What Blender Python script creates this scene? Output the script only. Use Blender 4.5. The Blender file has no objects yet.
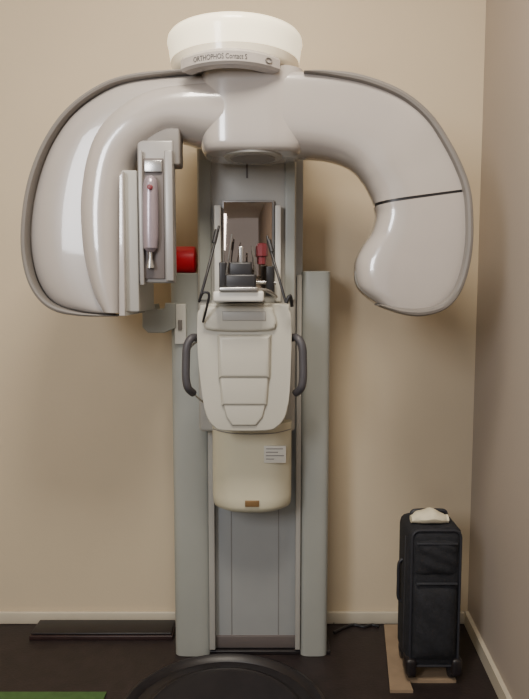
import bpy, bmesh, math
from mathutils import Vector, Matrix
F=640.0; TH=math.radians(5.3); CH=1.2
S,C=math.sin(TH),math.cos(TH)
def W(u,v,y):
    "real-world point at depth y measured from the reference"
    a=(u-264.5)/F; b=-(v-349.5)/F
    dy=C+b*S; dz=-S+b*C
    return Vector((a*y/dy, y, CH+dz*y/dy))
def G(u,v,z=0.0):
    a=(u-264.5)/F; b=-(v-349.5)/F
    dy=C+b*S; dz=-S+b*C
    t=(z-CH)/dz
    return Vector((a*t,dy*t,z))
# ---------------- materials
def mat(name,col,rough=0.5,metal=0.0,var=0.06,scale=8.0,bump=0.0,bscale=60,coat=0.0,spec=0.5,emit=0):
    m=bpy.data.materials.new(name); m.use_nodes=True
    nt=m.node_tree; b=nt.nodes['Principled BSDF']
    b.inputs['Roughness'].default_value=rough; b.inputs['Metallic'].default_value=metal
    b.inputs['Coat Weight'].default_value=coat; b.inputs['Coat Roughness'].default_value=0.05
    b.inputs['Specular IOR Level'].default_value=spec
    tc=nt.nodes.new('ShaderNodeTexCoord'); n=nt.nodes.new('ShaderNodeTexNoise')
    n.inputs['Scale'].default_value=scale; n.inputs['Detail'].default_value=4
    r=nt.nodes.new('ShaderNodeValToRGB')
    lin=[((c/255.0)/12.92 if c/255.0<=0.04045 else ((c/255.0+0.055)/1.055)**2.4) for c in col]
    r.color_ramp.elements[0].position=0.3; r.color_ramp.elements[1].position=0.7
    r.color_ramp.elements[0].color=[max(0,c*(1-var)) for c in lin]+[1]
    r.color_ramp.elements[1].color=[min(1,c*(1+var)) for c in lin]+[1]
    nt.links.new(tc.outputs['Object'],n.inputs['Vector']); nt.links.new(n.outputs['Fac'],r.inputs['Fac'])
    nt.links.new(r.outputs['Color'],b.inputs['Base Color'])
    if emit: 
        b.inputs['Emission Color'].default_value=lin+[1]; b.inputs['Emission Strength'].default_value=emit
    if bump>0:
        n2=nt.nodes.new('ShaderNodeTexNoise'); n2.inputs['Scale'].default_value=bscale
        bp=nt.nodes.new('ShaderNodeBump'); bp.inputs['Strength'].default_value=bump; bp.inputs['Distance'].default_value=0.002
        nt.links.new(tc.outputs['Object'],n2.inputs['Vector']); nt.links.new(n2.outputs['Fac'],bp.inputs['Height'])
        nt.links.new(bp.outputs['Normal'],b.inputs['Normal'])
    return m
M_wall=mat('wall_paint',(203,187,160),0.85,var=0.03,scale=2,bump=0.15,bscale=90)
M_wallR=mat('wall_paint_shade_tint',(168,156,144),0.85,var=0.03,scale=2,bump=0.15,bscale=90)  # wall paint darkened: the right wall's shade is put into the colour
M_ceil=mat('ceiling_paint',(225,220,210),0.9)
M_base=mat('baseboard_paint',(194,185,166),0.5)
M_floor=mat('floor_dark',(38,30,30),0.5,var=0.25,scale=25,bump=0.3,bscale=120)
M_shell=mat('arm_shell_gloss',(172,165,159),0.2,var=0.02,coat=1.0,spec=.7)
M_plate=mat('arm_plate_gloss',(166,159,153),0.28,var=0.02,coat=.6)
M_cap=mat('cap_white',(240,230,206),0.25,var=0.005,coat=0.6)
M_dome=mat('cap_painted_glare',(255,243,212),0.3,var=0.0,coat=0.4,emit=1.1)  # emission imitates overhead glare on the cap, which is no lamp
M_rim=mat('rim_grey',(118,113,108),0.45)
M_col=mat('column_grey',(162,160,154),0.45,var=0.03)
M_pil=mat('pillar_grey',(150,152,146),0.4,var=0.03)
M_cen=mat('column_centre',(156,158,157),0.4,var=0.03)
M_con=mat('console_plastic',(182,179,167),0.42,var=0.02)
M_cream=mat('cream_cover',(203,197,172),0.4,var=0.02)
M_dark=mat('dark_plastic',(34,33,36),0.4)
M_grip=mat('grip_rubber',(70,68,72),0.5)
M_line=mat('panel_joint',(126,124,122),0.6)
M_slot=mat('slot_grey',(96,88,86),0.5)
M_mirror=mat('mirror_glass',(150,136,124),0.04,metal=0.95,var=0.02)
M_metal=mat('steel',(170,168,165),0.25,metal=0.8)
M_silver=mat('silver_plastic',(148,145,142),0.35,metal=0.2)
M_red=mat('red_plastic',(232,20,50),0.4)
M_dred=mat('dark_red',(108,36,44),0.4)
M_lilac=mat('lilac_handle',(156,144,152),0.26,metal=.4)
M_black=mat('black_fabric',(27,28,33),0.85,var=0.35,scale=60,bump=0.8,bscale=220)
M_pipe=mat('black_piping',(40,41,47),0.45)
M_rub=mat('black_rubber',(30,26,28),0.4,var=0.2,scale=20)
M_wood=mat('plank_wood',(144,124,102),0.5,var=0.12,scale=20)
M_dwood=mat('dark_wood',(46,30,29),0.4,var=0.25,scale=15)
M_green=mat('green_mat',(66,98,50),0.8,var=0.15,scale=40)
M_white=mat('white_plastic',(206,204,196),0.4)
M_label=mat('label_paper',(200,197,186),0.5)
M_cloth=mat('cream_cloth',(214,206,180),0.85,bump=0.3)
M_ink=mat('print_ink',(60,58,56),0.6)
M_gold=mat('badge_brass',(130,102,66),0.4,metal=0.3)
M_zip=mat('zipper',(64,66,72),0.4,metal=.4)
# ---------------- object helpers
WLOC={}
def mk(name,bm,m,parent=None,sharp=35,kind=None,label=None):
    bmesh.ops.recalc_face_normals(bm,faces=bm.faces[:])
    me=bpy.data.meshes.new(name); bm.to_mesh(me); bm.free()
    xs=[v.co for v in me.vertices]
    lo=Vector((min(v.x for v in xs),min(v.y for v in xs),min(v.z for v in xs)))
    hi=Vector((max(v.x for v in xs),max(v.y for v in xs),max(v.z for v in xs)))
    o=Vector(((lo.x+hi.x)/2,(lo.y+hi.y)/2,lo.z))
    me.transform(Matrix.Translation(-o))
    for p in me.polygons: p.use_smooth=True
    me.set_sharp_from_angle(angle=math.radians(sharp))
    me.materials.append(m)
    ob=bpy.data.objects.new(name,me); bpy.context.scene.collection.objects.link(ob)
    WLOC[ob]=o
    if parent: ob.parent=parent; ob.location=o-WLOC[parent]
    else: ob.location=o
    if kind: ob['kind']=kind
    if label: ob['label']=label
    return ob
def empty(name,loc,label,cat):
    e=bpy.data.objects.new(name,None); e.empty_display_size=0.1
    bpy.context.scene.collection.objects.link(e); e.location=loc; WLOC[e]=Vector(loc)
    e['label']=label; e['category']=cat
    return e
def top(ob,label,cat): ob['label']=label; ob['category']=cat; return ob
def bbox(bm,x0,x1,y0,y1,z0,z1,bev=0.0,seg=3):
    g=bmesh.ops.create_cube(bm,size=1.0)
    for v in g['verts']:
        v.co=Vector(((x0+x1)/2+v.co.x*(x1-x0),(y0+y1)/2+v.co.y*(y1-y0),(z0+z1)/2+v.co.z*(z1-z0)))
    if bev>0:
        es=list({e for v in g['verts'] for e in v.link_edges})
        bmesh.ops.bevel(bm,geom=es,offset=bev,segments=seg,profile=0.5,affect='EDGES')
def box(name,x0,x1,y0,y1,z0,z1,m,parent=None,bev=0.004,**k):
    bm=bmesh.new(); bbox(bm,min(x0,x1),max(x0,x1),y0,y1,min(z0,z1),max(z0,z1),bev); return mk(name,bm,m,parent,**k)
def pbox(name,u0,u1,v0,v1,y0,y1,m,parent=None,bev=0.004,**k):
    a=W(u0,(v0+v1)/2,y0); b=W(u1,(v0+v1)/2,y0)
    return box(name,a.x,b.x,y0,y1,W(0,v1,y0).z,W(0,v0,y0).z,m,parent,bev,**k)
def add_poly(bm,pts,y0,y1,bev=0.0,seg=5):
    vs=[bm.verts.new((p[0],y0,p[1])) for p in pts]
    f=bm.faces.new(vs)
    r=bmesh.ops.extrude_face_region(bm,geom=[f])
    nv=[g for g in r['geom'] if isinstance(g,bmesh.types.BMVert)]
    for v in nv: v.co.y=y1
    if bev>0:
        es=[e for e in bm.edges if all(v in vs for v in e.verts)]
        bmesh.ops.bevel(bm,geom=es,offset=bev,segments=seg,profile=0.5,affect='EDGES',clamp_overlap=True)
def ppoly(name,pix,y0,y1,m,parent=None,bev=0.006,smooth=0,**k):
    pts=[(W(u,v,y0).x,W(u,v,y0).z) for u,v in pix]
    if smooth: pts=[(p[0],p[2]) for p in spl([(a,0,b) for a,b in pts],smooth,True)]
    bm=bmesh.new(); add_poly(bm,pts,y0,y1,bev); return mk(name,bm,m,parent,**k)
def spl(pts,n=6,closed=False):
    P=[Vector(p) for p in pts]; out=[]; N=len(P)
    rng=range(N if closed else N-1)
    for i in rng:
        if closed: a,b,c,d=P[(i-1)%N],P[i],P[(i+1)%N],P[(i+2)%N]
        else: a,b,c,d=P[max(i-1,0)],P[i],P[i+1],P[min(i+2,N-1)]
        for j in range(n):
            t=j/n
            out.append(0.5*((2*b)+(c-a)*t+(2*a-5*b+4*c-d)*t*t+(3*b-a-3*c+d)*t**3))
    if not closed: out.append(P[-1])
    return out
def loft(bm,rings,cap=True):
    R=[[bm.verts.new(p) for p in r] for r in rings]
    n=len(R[0])
    for a,b in zip(R,R[1:]):
        for i in range(n): bm.faces.new((a[i],a[(i+1)%n],b[(i+1)%n],b[i]))
    if cap: bm.faces.new(R[0][::-1]); bm.faces.new(R[-1])
def tube(bm,path,rad,n=12):
    P=[Vector(p) for p in path]; rings=[]
    for i,p in enumerate(P):
        t=(P[min(i+1,len(P)-1)]-P[max(i-1,0)]).normalized()
        ref=Vector((0,1,0)) if abs(t.y)<0.9 else Vector((0,0,1))
        a=t.cross(ref).normalized(); b=t.cross(a)
        r=rad[i] if isinstance(rad,(list,tuple)) else rad
        rings.append([p+a*r*math.cos(2*math.pi*k/n)+b*r*math.sin(2*math.pi*k/n) for k in range(n)])
    loft(bm,rings)
def ptube(name,pix,rad,m,parent=None,n=6,**k):
    pts=[W(u,v,y) for u,v,y in pix]
    pts=spl(pts,n); bm=bmesh.new(); tube(bm,pts,rad); return mk(name,bm,m,parent,**k)
def lathe(bm,cx,cy,prof,n=64,sy=1.0):
    rings=[[Vector((cx+r*math.cos(2*math.pi*k/n),cy+sy*r*math.sin(2*math.pi*k/n),z)) for k in range(n)] for r,z in prof]
    loft(bm,rings)
def band(bm,outer,inner,yc,hd,nexp=2.4,nin=None,sub=6,n=64,closeend=True,wf=0.85,endlen=.018):
    "outer/inner curve pairs -> swept superellipse shell (own exponent on the outer and inner side)"
    nin=nin or nexp
    O=spl([(u,v,0) for u,v in outer],sub); I=spl([(u,v,0) for u,v in inner],sub)
    H=spl([(h,0,0) for h in hd],sub); Y=spl([(h,0,0) for h in yc],sub)
    rings=[]
    for o,i,h,y in zip(O,I,H,Y):
        yy=y.x-wf*h.x
        po=W(o.x,o.y,yy); pi=W(i.x,i.y,yy); po.y=pi.y=y.x
        mid=(po+pi)/2; half=(po-pi)/2; ring=[]
        for k in range(n):
            a=2*math.pi*k/n; c,s=math.cos(a),math.sin(a)
            e=nexp if c>0 else nin
            c=math.copysign(abs(c)**(2/e),c); s=math.copysign(abs(s)**(2/e),s)
            ring.append(mid+half*c+Vector((0,h.x*s,0)))
        rings.append(ring)
    last=rings[-1]; cen=sum(last,Vector())/n
    d=(cen-sum(rings[-3],Vector())/n).normalized()
    if closeend:
        for t in (0.35,0.65,0.85,0.97):
            s=1-(1-math.sqrt(1-t*t))*.4; rings.append([cen+(p-cen)*s+d*endlen*t for p in last])
    loft(bm,rings)
# ---------------- room
YB=2.22
xw0=0.735
def slabquad(name,pts,thick,m):
    bm=bmesh.new(); vs=[bm.verts.new(p) for p in pts]; f=bm.faces.new(vs)
    r=bmesh.ops.extrude_face_region(bm,geom=[f]); 
    for g in r['geom']:
        if isinstance(g,bmesh.types.BMVert): g.co+=Vector(thick)
    return mk(name,bm,m,kind='structure')
def xr(y): return xw0-(YB-y)*0.07
slabquad('floor',[(-1.8,-2.2,0),(1.0,-2.2,0),(1.0,YB+.1,0),(-1.8,YB+.1,0)],(0,0,-.1),M_floor)
slabquad('ceiling',[(-1.8,-2.2,2.6),(1.0,-2.2,2.6),(1.0,YB+.1,2.6),(-1.8,YB+.1,2.6)],(0,0,.1),M_ceil)
slabquad('wall_back',[(-1.8,YB,0),(xw0+.1,YB,0),(xw0+.1,YB,2.6),(-1.8,YB,2.6)],(0,.1,0),M_wall)
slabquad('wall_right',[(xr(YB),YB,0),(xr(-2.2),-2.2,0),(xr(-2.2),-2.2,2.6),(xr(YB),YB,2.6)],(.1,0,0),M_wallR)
slabquad('wall_left',[(-1.7,YB,0),(-1.7,-2.2,0),(-1.7,-2.2,2.6),(-1.7,YB,2.6)],(-.1,0,0),M_wall)
bm=bmesh.new(); bbox(bm,-1.7,xw0-.004,YB-.014,YB,0,.045,.004); mk('baseboard_back',bm,M_base,kind='structure')
slabquad('baseboard_right',[(xr(YB-.014),YB-.014,0),(xr(-2.2),-2.2,0),(xr(-2.2),-2.2,.05),(xr(YB-.014),YB-.014,.05)],(-.014,0,0),M_base)
# ---------------- machine
mc=empty('dental_x_ray_machine',(W(250,640,2.0).x,2.1,0),'glossy off-white panoramic dental x-ray machine with curved arms beside the wall','x-ray machine')
base=box('floor_base',W(177,640,2.0).x,W(331,640,2.0).x,2.012,2.2,0,.014,M_rub,mc,bev=.003)
def pillar(u0,u1,vtop,nm):
    y0=2.0; x0=W(u0,450,y0).x; x1=W(u1,450,y0).x
    z1=W(0,vtop,y0).z
    xm=(x0+x1)/2; hw=(x1-x0)/2; n=30; pts=[]
    for k in range(n+1):
        a=math.pi+math.pi*k/n
        c,s=math.cos(a),math.sin(a)
        pts.append((xm+hw*math.copysign(abs(c)**(2/3.6),c), y0+.035*(1-abs(s)**(2/3.6))))
    pts+=[(x1,2.19),(x0,2.19)]
    bm=bmesh.new()
    loft(bm,[[Vector((x,y,z)) for x,y in pts] for z in (0.002,z1-.003)]+[[Vector((xm+(x-xm)*.97,y+.003,z1)) for x,y in pts]])
    return mk(nm,bm,M_pil,mc)
p1=pillar(172,209,273,'side_pillar'); p2=pillar(301,329.5,271,'side_pillar')
pbox('pillar_edge_strip',208,214,275,650,1.999,2.02,M_col,p1,bev=.002)
pbox('pillar_edge_strip',296,301,275,650,1.999,2.02,M_col,p2,bev=.002)
xa,xb=W(210,400,2.03).x,W(302,400,2.03).x
col=box('column',xa,xb,2.03,2.2,.012,W(0,120,2.03).z,M_cen,mc,bev=.003)
pbox('column_rail',231,232,505,640,2.0285,2.035,M_line,col,bev=.0003)
pbox('column_rail',278,279,505,640,2.0285,2.035,M_line,col,bev=.0003)
pbox('column_skirt',216,296,636,648,2.024,2.04,M_slot,col,bev=.002)
car=pbox('lift_carriage',197.5,296,100,432,1.94,2.045,M_col,mc,bev=.012)
pbox('side_channel',199,211,160,300,1.932,1.945,M_pil,car,bev=.002)
pbox('side_channel',285,295,160,300,1.932,1.945,M_pil,car,bev=.002)
pbox('slot',246,248,160,178,1.937,1.945,M_slot,car,bev=.0005)
mir=pbox('mirror_frame',222,274,200,292,1.925,1.938,M_silver,mc,bev=.002)
pbox('mirror',224,272,202,290,1.921,1.927,M_mirror,mir,bev=.001)
# ---------- head housing
hy=1.78
R=W(304,40,1.72).x-W(235,40,1.72).x; cx=W(235,40,hy).x; hub_c=W(253,100,hy).x
yf=hy-R
def zf(v,y=None): return W(0,v,yf if y is None else y).z
bm=bmesh.new()
zt=zf(9); zb=zf(52); zm=zf(40)
lathe(bm,cx,hy,[(R*.84,zb-.010),(R*.93,zb),(R*.945,zb+.012),(R*.96,zm)],80)
head=mk('head_housing',bm,M_cap,mc,sharp=50)
bm=bmesh.new()
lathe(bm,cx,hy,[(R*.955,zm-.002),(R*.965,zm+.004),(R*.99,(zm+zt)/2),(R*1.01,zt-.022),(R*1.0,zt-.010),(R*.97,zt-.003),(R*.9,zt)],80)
mk('cap_painted_glare',bm,M_dome,head,sharp=60)  # upper part of the cap, its glare added by the emissive material
box('rear_bracket',cx-.10,cx+.12,hy+.05,2.19,zb-.06,zm,M_cap,head,bev=.02)
def arcband(cx,cy,r0,r1,a0,a1,z0,z1,n=30,rise=0.0):
    bm=bmesh.new(); rings=[]
    for k in range(n+1):
        t=k/n; a=math.radians(a0+(a1-a0)*t); d=rise*(2*t-1)**2
        c,s=math.cos(a),math.sin(a)
        sec=[(r0,z0-d),(r1-.006,z0-d),(r1,z0+.006-d),(r1,z1-.008-d*1.6),(r1-.006,z1-d*1.6),(r0,z1-d*1.6)]
        rings.append([Vector((cx+r*c,cy+r*s,z)) for r,z in sec])
    loft(bm,rings); return bm
R1=R*1.0
bandz0=W(0,63,hy-R1).z; bandz1=W(0,47,hy-R1).z
nb=mk('name_band',arcband(cx-.006,hy,R*.80,R1,-134,-46,bandz0,bandz1,rise=.004),M_shell,head)
cu=bpy.data.curves.new('txt','FONT'); cu.body='ORTHOPHOS Contact S'; cu.size=.017; cu.align_x='CENTER'; cu.extrude=.0006
to=bpy.data.objects.new('txt',cu); bpy.context.scene.collection.objects.link(to)
bpy.context.view_layer.update()
me=bpy.data.meshes.new_from_object(to.evaluated_get(bpy.context.evaluated_depsgraph_get()))
bm=bmesh.new(); bm.from_mesh(me)
bpy.data.objects.remove(to)
w=max(abs(v.co.x) for v in bm.verts)
for v in bm.verts:
    x=v.co.x/w*.068; a=math.radians(-98)+x/R1; r=R1+.0004+v.co.z
    z=v.co.y
    v.co=Vector((cx-.006+r*math.cos(a),hy+r*math.sin(a),(bandz0+bandz1)/2-.0075+z-.004*((math.degrees(a)+90)/44)**2))
mk('lettering',bm,M_ink,head)
bm=bmesh.new(); an=math.radians(-58); q=Vector((cx-.006+(R1+.002)*math.cos(an),hy+(R1+.002)*math.sin(an),(bandz0+bandz1)/2-.004)); tg=Vector((-math.sin(an),math.cos(an),0))
tube(bm,[q+tg*.009*math.cos(k*math.pi/8)+Vector((0,0,.006*math.sin(k*math.pi/8))) for k in range(17)],.0014,8); mk('indicator_ring',bm,M_rim,head)
# ---------- rotating arm
Rh=.143
FY=.79
yh=hy-Rh*FY
zh0=W(0,148.5,yh).z; zh1=zb-.004
def suplathe(bm,cx,cy,prof,n=128,e=3.6,fy=FY):
    rings=[]
    for r,z in prof:
        ring=[]
        for k in range(n):
            a=2*math.pi*k/n; c,s=math.cos(a),math.sin(a)
            ring.append(Vector((cx+r*math.copysign(abs(c)**(2/e),c),cy+r*math.copysign(abs(s)**(2/e),s)*fy,z)))
        rings.append(ring)
    loft(bm,rings)
bm=bmesh.new()
suplathe(bm,hub_c,hy,[(Rh*.84,zh0),(Rh*.90,zh0+.002),(Rh*.94,zh0+.009),(Rh*.965,zh0+.022),(Rh*.975,zh0+.045),(Rh*.975,zh1-.03),(Rh*.97,zh1-.008),(Rh*.95,zh1)])
hub=mk('rotating_arm',bm,M_shell,mc,sharp=50)
bm=bmesh.new(); lathe(bm,hub_c,hy-.02,[(.074,zh0-.006),(.078,zh0-.004),(.078,zh0+.004)],48); mk('bearing_disc',bm,M_col,hub)
bm=bmesh.new(); lathe(bm,hub_c,hy-.02,[(.060,zh0-.009),(.062,zh0-.005)],48); mk('bearing_ring',bm,M_rim,hub)
NE=8; NI=3.0
Ro=[(266,70),(302,70),(363,77),(402,92),(430,115),(450,145),(463,172),(469,189),(471,212),(471,240),(467,267),(459,289),(446,304),(430,311)]
Ri=[(266,150),(302,151),(332,155),(354,164),(367,178),(373,189),(376,195),(378,201),(380,214),(375,231),(365,246),(358,264),(361,288),(381,306)]
yc=[1.775,1.775,1.765,1.755,1.75,1.75,1.75,1.75,1.75,1.75,1.75,1.75,1.75,1.75]
hd=[.103,.100,.089,.08,.077,.075,.075,.075,.075,.075,.075,.075,.073,.07]
bm=bmesh.new(); band(bm,Ro[:8],Ri[:8],yc[:8],hd[:8],nexp=NE,nin=NI,closeend=False); ra=mk('arm_shell',bm,M_shell,hub)
Lo=[(469.2,191.5)]+Ro[8:]; Li=[(378.5,204)]+Ri[8:]
bm=bmesh.new(); band(bm,[(467,187),(467.5,193)],[(379.5,199),(380,206)],[1.75]*2,[.072]*2,nexp=NE,nin=NI,closeend=False); mk('seam',bm,M_dark,hub)
bm=bmesh.new(); band(bm,Lo,Li,yc[7:],hd[7:],nexp=NE,nin=3.2,endlen=.006); mk('tube_head_shell',bm,M_shell,hub)
def rim(pix,w0,nm,y=1.709,hdp=.045):
    bm=bmesh.new(); P=spl([(u,v,0) for u,v in pix],6); rings=[]
    for i,p in enumerate(P):
        t=(P[min(i+1,len(P)-1)]-P[max(i-1,0)]).normalized(); nrm=Vector((t.y,-t.x,0))
        yy=y-hdp; ww=w0*min(1,.2+i/12,.2+(len(P)-1-i)/12)
        a=W(p.x+nrm.x*ww/2,p.y+nrm.y*ww/2,yy); b=W(p.x-nrm.x*ww/2,p.y-nrm.y*ww/2,yy); a.y=b.y=y; c=(a+b)/2; h=(a-b)/2
        ring=[]
        for k in range(16):
            an=2*math.pi*k/16; cc,ss=math.cos(an),math.sin(an)
            cc=math.copysign(abs(cc)**.6,cc); ss=math.copysign(abs(ss)**.6,ss)
            ring.append(c+h*cc+Vector((0,hdp*ss,0)))
        rings.append(ring)
    loft(bm,rings); return mk(nm,bm,M_rim,hub)
rim([(304,70.5),(328,71.5),(364,77.5),(401.5,92.3),(429.5,115),(449.7,145),(462.7,172),(468.7,192),(470.7,213),(470.7,241),(466.7,268),(458.5,290.5),(445.5,305.5),(426,312),(404,311.5),(380,305)],9,'arm_rim')
# left arm
LoO=[(240,70),(190,70),(132,75),(99,87),(68,110),(46,142),(32,180),(25,220),(26,256),(35,286),(52,305),(80,313),(110,314.5)]
LoI=[(240,148),(200,138),(172,134),(150,142),(134,156),(126,176),(123,200),(122,225),(122,250),(122,272),(122,292),(123,305),(124,312)]
bm=bmesh.new()
band(bm,LoO,LoI,[1.775]*13,[.09,.088,.085]+[.085]*10,nexp=3.0,nin=3,closeend=False)
mk('arm_shell',bm,M_plate,hub)
TO=[(240,71),(202,73),(152,81),(120,97),(96,120),(82,150),(75,190),(75,225),(80,262),(90,295),(100,312)]
TI=[(240,149),(202,142),(172,135),(152,142),(136,156),(127,176),(123,205),(122,240),(122,270),(122,295),(122,313)]
bm=bmesh.new(); band(bm,TO,TI,[1.775,1.775,1.77]+[1.765]*8,[.103,.102,.098,.097,.097,.098,.099,.1,.1,.1,.098],nexp=2.6,nin=2.3,closeend=False)
mk('arm_tube',bm,M_shell,hub)
rim([(204,71),(175,70.5),(127,76.3),(96,88),(66,111),(44,142.5),(29.7,179),(23,218),(23,255),(31.5,286),(49,306),(77,314),(116,316)],7,'arm_rim',y=1.735,hdp=.043)
yf2=1.665
bm=bmesh.new()
pts=[(W(u,v,yf2)) for u,v in ((119,176),(123,171),(125,316),(119,316))]
add_poly(bm,[(p.x,p.z) for p in pts],yf2,1.94,.002)
mk('detector_housing',bm,M_shell,hub)
pbox('detector_face',121.5,138,170,312,1.69,1.92,M_col,hub,bev=.004)
cas=pbox('cassette_holder',138,174,140,283,1.69,1.73,M_silver,hub,bev=.005)
pbox('cassette_slot',143,164,158,279,1.685,1.70,M_slot,hub,bev=.002)
pbox('cassette_rail',139,143,150,285,1.672,1.70,M_silver,hub,bev=.002)
pbox('cassette_rail',165,173,150,281,1.676,1.70,M_silver,hub,bev=.003)
pbox('cassette_bracket',146,180,126,165,1.695,1.76,M_rim,hub,bev=.006)
bm=bmesh.new(); tube(bm,[W(150.5,v,1.672) for v in (176,179,184,196,215,235,248,252)],[.009,.016,.019,.020,.021,.021,.018,.009],16)
mk('cassette_handle',bm,M_lilac,hub)
bm=bmesh.new(); p=W(150,187,1.652); tube(bm,[p+Vector((0,d,0)) for d in (-.004,-.003,.01)],[.005,.007,.007],16); mk('lock_knob',bm,M_dred,hub)
bm=bmesh.new(); tube(bm,[W(150.5,v,1.672) for v in (251,258,266,268)],[.006,.005,.011,.011],12); mk('lock_pin',bm,M_metal,hub)
pbox('cassette_clip',144,162,160,172,1.678,1.69,M_metal,hub,bev=.002)
# ---------- console
con=ppoly('console',[(197,318),(200,309),(208,304),(282,304),(289,309),(292,322),(291,355),(290,385),(288,405),(285,418),(277,427),(266,431),(224,431),(214,427),(207,418),(204,405),(201,385),(198,355)],1.75,1.95,M_con,mc,bev=.032,smooth=3)
ppoly('console_collar',[(203,312),(211,306),(266,306),(274,312),(276,324),(268,331),(212,331),(203,324)],1.736,1.77,M_con,con,bev=.011,smooth=3)
ppoly('front_panel',[(217,335),(271,335),(270,379),(218,379)],1.732,1.77,M_con,con,bev=.014)
ppoly('front_panel',[(218.5,372),(269.5,372),(267,406),(221.5,406)],1.738,1.77,M_con,con,bev=.010)
ppoly('front_panel',[(222,400),(267,400),(263,417),(256,426),(232,426),(226,417)],1.743,1.77,M_con,con,bev=.006)
pbox('display',222,266,311,321,1.733,1.742,M_col,con,bev=.003)
def cover():
    bm=bmesh.new(); rings=[]
    y0=1.86; xa=W(211.5,470,y0).x; xb=W(292,470,y0).x; xm=(xa+xb)/2; hw=(xb-xa)/2
    n=24
    zs=[(425,1.0,0),(500,1.0,0),(508,.98,.0),(512,.93,.006),(515,.80,.02)]
    for v,s,dy in zs:
        z=W(0,v,y0).z; r=[]
        for k in range(n+1):
            t=-1+2*k/n
            r.append(Vector((xm+hw*s*t, y0+dy+.05*abs(t)**3.2, z)))
        r.append(Vector((xm+hw*s,2.0,z))); r.append(Vector((xm-hw*s,2.0,z)))
        rings.append(r)
    loft(bm,rings); return mk('lower_cover',bm,M_cream,mc,sharp=60)
cov=cover()
pbox('rating_label',264,286,446,463,1.8575,1.866,M_label,cov,bev=.0005)
for i in range(4):
    pbox('label_print',266,[283,278,284,274][i],448.5+i*3.4,449.3+i*3.4,1.8565,1.860,M_line,cov,bev=0)
pbox('badge',245,259,501,507,1.855,1.866,M_gold,cov,bev=.001)
ptube('cover_seam',[(213,429,1.87),(230,433,1.858),(252,434,1.856),(275,433,1.858),(291,429,1.87)],.0014,M_line,cov)
def grip2(c0,s):
    pts=[(c0+s*13,338,1.80),(c0+s*6,338,1.77),(c0+s*1,346,1.76),(c0,362,1.76),(c0,378,1.76),(c0+s*2,388,1.765),(c0+s*7,393,1.79)]
    return ptube('hand_grip',pts,.0112,M_grip,con)
grip2(186,1); grip2(303,-1)
# patient supports
ch=pbox('chin_rest',213,264,291,302,1.66,1.93,M_white,mc,bev=.006)
pbox('chin_tray',219,258,287,291.5,1.65,1.74,M_metal,ch,bev=.003)
pbox('support_post',214,221,205,292,1.90,1.935,M_white,ch,bev=.004)
pbox('support_post',275,281,205,302,1.90,1.935,M_white,ch,bev=.004)
pbox('bite_block',225,256,274,288,1.68,1.74,M_dark,ch,bev=.006)
pbox('bite_stem',229,252,262,276,1.69,1.73,M_dark,ch,bev=.005)
pbox('bite_stem',239,243,246,264,1.70,1.71,M_metal,ch,bev=.002)
pbox('clamp_block',219,226,262,290,1.80,1.86,M_dark,ch,bev=.003)
pbox('clamp_block',266,274,266,296,1.80,1.86,M_dark,ch,bev=.003)
ptube('temple_arm',[(219,226,1.76),(213,250,1.74),(206,277,1.71),(199,302,1.70)],.0036,M_dark,ch)
ptube('temple_arm',[(267,236,1.76),(273,258,1.74),(280,282,1.71),(286,303,1.70)],.0036,M_dark,ch)
ptube('temple_pad',[(217,230,1.755),(214,243,1.745)],.0065,M_dark,ch)
ptube('temple_pad',[(268.5,240,1.755),(272,252,1.745)],.0065,M_dark,ch)
ptube('adjusting_lever',[(199,302,1.70),(203,293,1.69),(209,294,1.69),(207,306,1.70),(203,322,1.73)],.0034,M_dark,ch)
ptube('adjusting_lever',[(286,303,1.70),(290,296,1.70),(292,306,1.72)],.005,M_dark,ch)
ptube('temple_rod',[(226,276,1.80),(229,256,1.79),(232,234,1.78)],.0028,M_metal,ch)
ptube('temple_rod',[(256,276,1.80),(254,262,1.79),(252,246,1.78)],.0028,M_metal,ch)
ptube('cross_bar',[(222,283,1.82),(250,282,1.82),(276,283,1.82)],.005,M_metal,ch)
bm=bmesh.new(); tube(bm,[W(262,v,1.88) for v in (243,243.5,246,256,257,264,265)],[.006,.013,.017,.017,.012,.012,.006],8); mk('positioning_knob',bm,M_dred,ch)
ptube('curled_cord',[(199,340,1.80),(189,350,1.79),(188,372,1.80),(193,392,1.83),(203,402,1.9)],.0028,M_white,con)
ptube('support_arm',[(255,289,1.70),(268,291,1.72),(276,297,1.76)],.005,M_metal,ch)
sw=pbox('switch_plate',174.5,186,304,344,1.990,2.012,M_white,p1,bev=.002)
pbox('switch_button',178,182,320,330,1.985,1.997,M_rim,p1,bev=.001)
ppoly('holder_bracket',[(142,312),(146,305),(155,304),(156,309),(164,309),(165,303),(176,303),(176,328),(164,333),(148,333),(142,327)],1.985,2.06,M_pil,p1,bev=.004)
# ---------- red roll
zt1=W(0,273,2.005).z
rr=.042; yr=2.05
bm=bmesh.new(); a=W(169,260,yr); b=W(196.5,260,yr)
tube(bm,[Vector((a.x+(b.x-a.x)*t,yr,zt1+rr+.001)) for t in (0,.02,.05,.12,.88,.95,.98,1)],[rr*.7,rr*.88,rr*.97,rr,rr,rr*.97,rr*.88,rr*.7],28)
top(mk('red_roll',bm,M_red),'bright red plastic roll lying on the grey pillar top','roll')
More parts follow.
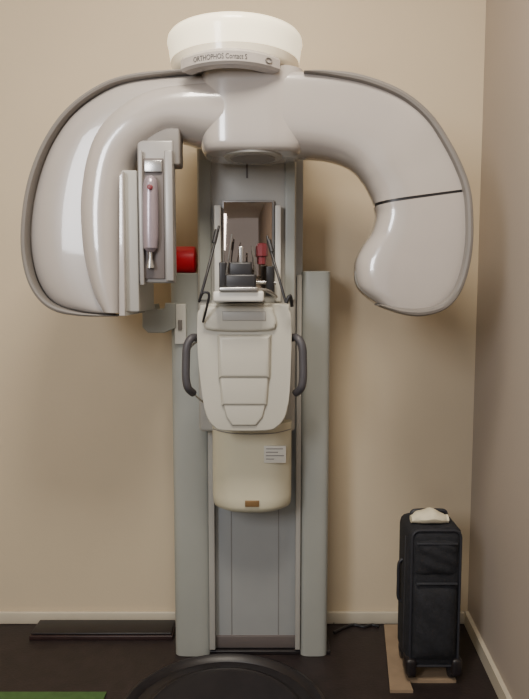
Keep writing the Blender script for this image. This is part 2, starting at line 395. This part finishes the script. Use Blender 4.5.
# ---------- round platform
pc=G(226,690).x; py=1.685
bm=bmesh.new(); lathe(bm,pc,py,[(.298,0),(.303,.010),(.300,.022),(.288,.028),(.276,.022),(.268,.012),(.235,.012),(.228,.020),(.215,.024),(.205,.018)],72)
top(mk('round_platform',bm,M_rub),'round black rubber foot platform on the floor before the machine','platform')
a=G(32,636).x; b=G(174,636).x
e=empty('floor_rail',((a+b)/2,2.15,0),'long low dark reddish wooden rail lying along the skirting','rail')
box('board',a,b,2.10,2.20,0,.016,M_dwood,e,bev=.003)
box('cushion_strip',a+.005,b-.005,2.105,2.195,.016,.024,M_rub,e,bev=.003)
gm=box('green_mat',-.95,G(108,690).x,1.2,1.81,0,.006,M_green,None,bev=.002)
top(gm,'flat green textile mat on the dark floor','mat')
# ---------------- suitcase standing on a pale board
PB=.009
y0=1.85; dp=.165; xl=W(408,600,y0).x; xrt=W(463,600,y0).x
zt=W(0,529,y0).z
sc=empty('suitcase',((xl+xrt)/2,y0+.08,PB),'black fabric upright trolley suitcase with front pockets near the wall','suitcase')
box('body',xl,xrt,y0,y0+dp,.045,zt,M_black,sc,bev=.03)
def pocket(z0,z1,d):
    bm=bmesh.new(); nx,nz=14,18; V=[]
    for j in range(nz+1):
        row=[]
        for i in range(nx+1):
            a=i/nx*2-1; b=j/nz*2-1
            bul=(1-abs(a)**5)*(1-abs(b)**5)
            row.append(bm.verts.new(((xl+xrt)/2+a*((xrt-xl)/2-.014),y0+.006-d*bul-.0025*bul*math.sin(a*5+b*9),(z0+z1)/2+b*(z1-z0)/2)))
        V.append(row)
    for j in range(nz):
        for i in range(nx): bm.faces.new((V[j][i],V[j][i+1],V[j+1][i+1],V[j+1][i]))
    r=bmesh.ops.extrude_face_region(bm,geom=bm.faces[:])
    for g in r['geom']:
        if isinstance(g,bmesh.types.BMVert): g.co.y=y0+.015
    return mk('front_pocket',bm,M_black,sc,sharp=60)
pocket(.075,.33,.030); pocket(.345,zt-.03,.016)
def piping(y,ins):
    a,b,c,d=xl+ins,xrt-ins,.06,zt-ins+.004; r=.022
    pts=[]
    for cx_,cz_,a0 in ((b-r,d-r,0),(a+r,d-r,90),(a+r,c+r,180),(b-r,c+r,270)):
        for k in range(5):
            t=math.radians(a0+k*22.5); pts.append(Vector((cx_+r*math.cos(t),y,cz_+r*math.sin(t))))
    pts.append(pts[0]); bm=bmesh.new(); tube(bm,pts,.004,8); mk('piping',bm,M_pipe,sc)
piping(y0+.003,.010)
box('zipper',xl+.022,xrt-.022,y0-.016,y0-.004,.325,.329,M_zip,sc,bev=.001)
box('zipper',xl+.022,xrt-.022,y0-.010,y0-.002,zt-.045,zt-.041,M_zip,sc,bev=.001)
box('zipper',xl-.0015,xl+.004,y0+.045,y0+.050,.09,zt-.04,M_zip,sc,bev=.001)
box('corner_guard',xl-.003,xl+.03,y0-.01,y0+.05,.03,.085,M_rub,sc,bev=.01)
box('corner_guard',xrt-.03,xrt+.003,y0-.01,y0+.05,.03,.085,M_rub,sc,bev=.01)
for x in (xl+.02,xrt-.02):
    for y in (y0+.03,y0+dp-.03):
        bm=bmesh.new(); tube(bm,[Vector((x+d,y,PB+.021)) for d in (-.012,-.009,.009,.012)],[.017,.021,.021,.017],20); mk('wheel',bm,M_dark,sc)
        box('wheel_fork',x-.015,x+.015,y-.012,y+.012,.032,.052,M_dark,sc,bev=.003)
bm=bmesh.new(); tube(bm,spl([(xl+.03,y0+.11,zt-.005),(xl+.035,y0+.11,zt+.014),(xl+.06,y0+.11,zt+.018),(xrt-.05,y0+.11,zt+.018),(xrt-.03,y0+.11,zt+.014),(xrt-.025,y0+.11,zt-.005)],6),.007); mk('carry_handle',bm,M_pipe,sc)
bm=bmesh.new(); tube(bm,spl([(xl+.004,y0+.09,.22),(xl-.010,y0+.09,.235),(xl-.011,y0+.09,.29),(xl-.010,y0+.09,.345),(xl+.004,y0+.09,.36)],6),.005); mk('side_handle',bm,M_pipe,sc)
pa=W(412,520,y0+.04); pb=W(449,520,y0+.04)
rings=[]; bm=bmesh.new()
for t in [k/18 for k in range(19)]:
    x=pa.x+(pb.x-pa.x)*t; q=math.sin(math.pi*max(.06,min(.94,t)))
    h=.042*q**.4+.003*math.sin(t*14); d=.034*q**.4
    rings.append([Vector((x,y0+.055+d*math.cos(a),zt+h*(.5+.5*math.sin(a)))) for a in [2*math.pi*k/14 for k in range(14)]])
loft(bm,rings)
top(mk('folded_cloth',bm,M_cloth),'small crumpled cream cloth lying on top of the suitcase','cloth')
g0=G(383,624); g1=G(390,693)
pp=[(g0.x,2.19,0),(xrt-.01,2.19,0),(xrt-.01,y0+.01,0),(xl+.012,y0+.01,0),(xl+.012,g1.y,0),(g1.x,g1.y,0)]
bm=bmesh.new(); vs=[bm.verts.new(p) for p in pp]; f=bm.faces.new(vs)
r=bmesh.ops.extrude_face_region(bm,geom=[f])
for g in r['geom']:
    if isinstance(g,bmesh.types.BMVert): g.co.z+=PB
top(mk('wooden_board',bm,M_wood),'thin pale wooden board lying on the floor under the suitcase','board')
def cable(pix,r):
    pts=spl([G(u,v)+Vector((0,0,r)) for u,v in pix],8); bm=bmesh.new(); tube(bm,pts,r,8); return mk('power_cable',bm,M_dark)
for pix in ([(333,624),(342,621.5),(352,623),(362,621),(371,622.5),(379,621)],[(334,634),(344,629),(354,626),(364,628),(372,626),(379,628)]):
    top(cable(pix,.005),'thin black power cable trailing over the floor by the wall','cable')
# ---------------- camera
cd=bpy.data.cameras.new('camera'); cam=bpy.data.objects.new('camera',cd); bpy.context.scene.collection.objects.link(cam)
cd.sensor_fit='VERTICAL'; cd.sensor_height=24; cd.lens=24*F/699; cd.clip_start=.05
cam.location=(0,0,CH); cam.rotation_euler=(math.pi/2-TH,0,0)
bpy.context.scene.camera=cam
# ---------------- lights
def area(name,loc,target,sx,sy,pw,col):
    l=bpy.data.lights.new(name,'AREA'); l.shape='RECTANGLE'; l.size=sx; l.size_y=sy; l.energy=pw; l.color=col
    o=bpy.data.objects.new(name,l); bpy.context.scene.collection.objects.link(o); o.location=loc
    o.rotation_euler=(Vector(target)-Vector(loc)).to_track_quat('-Z','Y').to_euler()
area('window_light',(-1.15,-.6,1.85),(.3,2,1.3),.45,.85,33,(.95,.96,1))
area('ceiling_lamp',(-.1,.80,2.56),(-.05,1.4,0),.5,.5,42,(1,.91,.78))
w=bpy.data.worlds.new('world'); bpy.context.scene.world=w; w.use_nodes=True
w.node_tree.nodes['Background'].inputs[0].default_value=(.98,.96,1,1); w.node_tree.nodes['Background'].inputs[1].default_value=.56
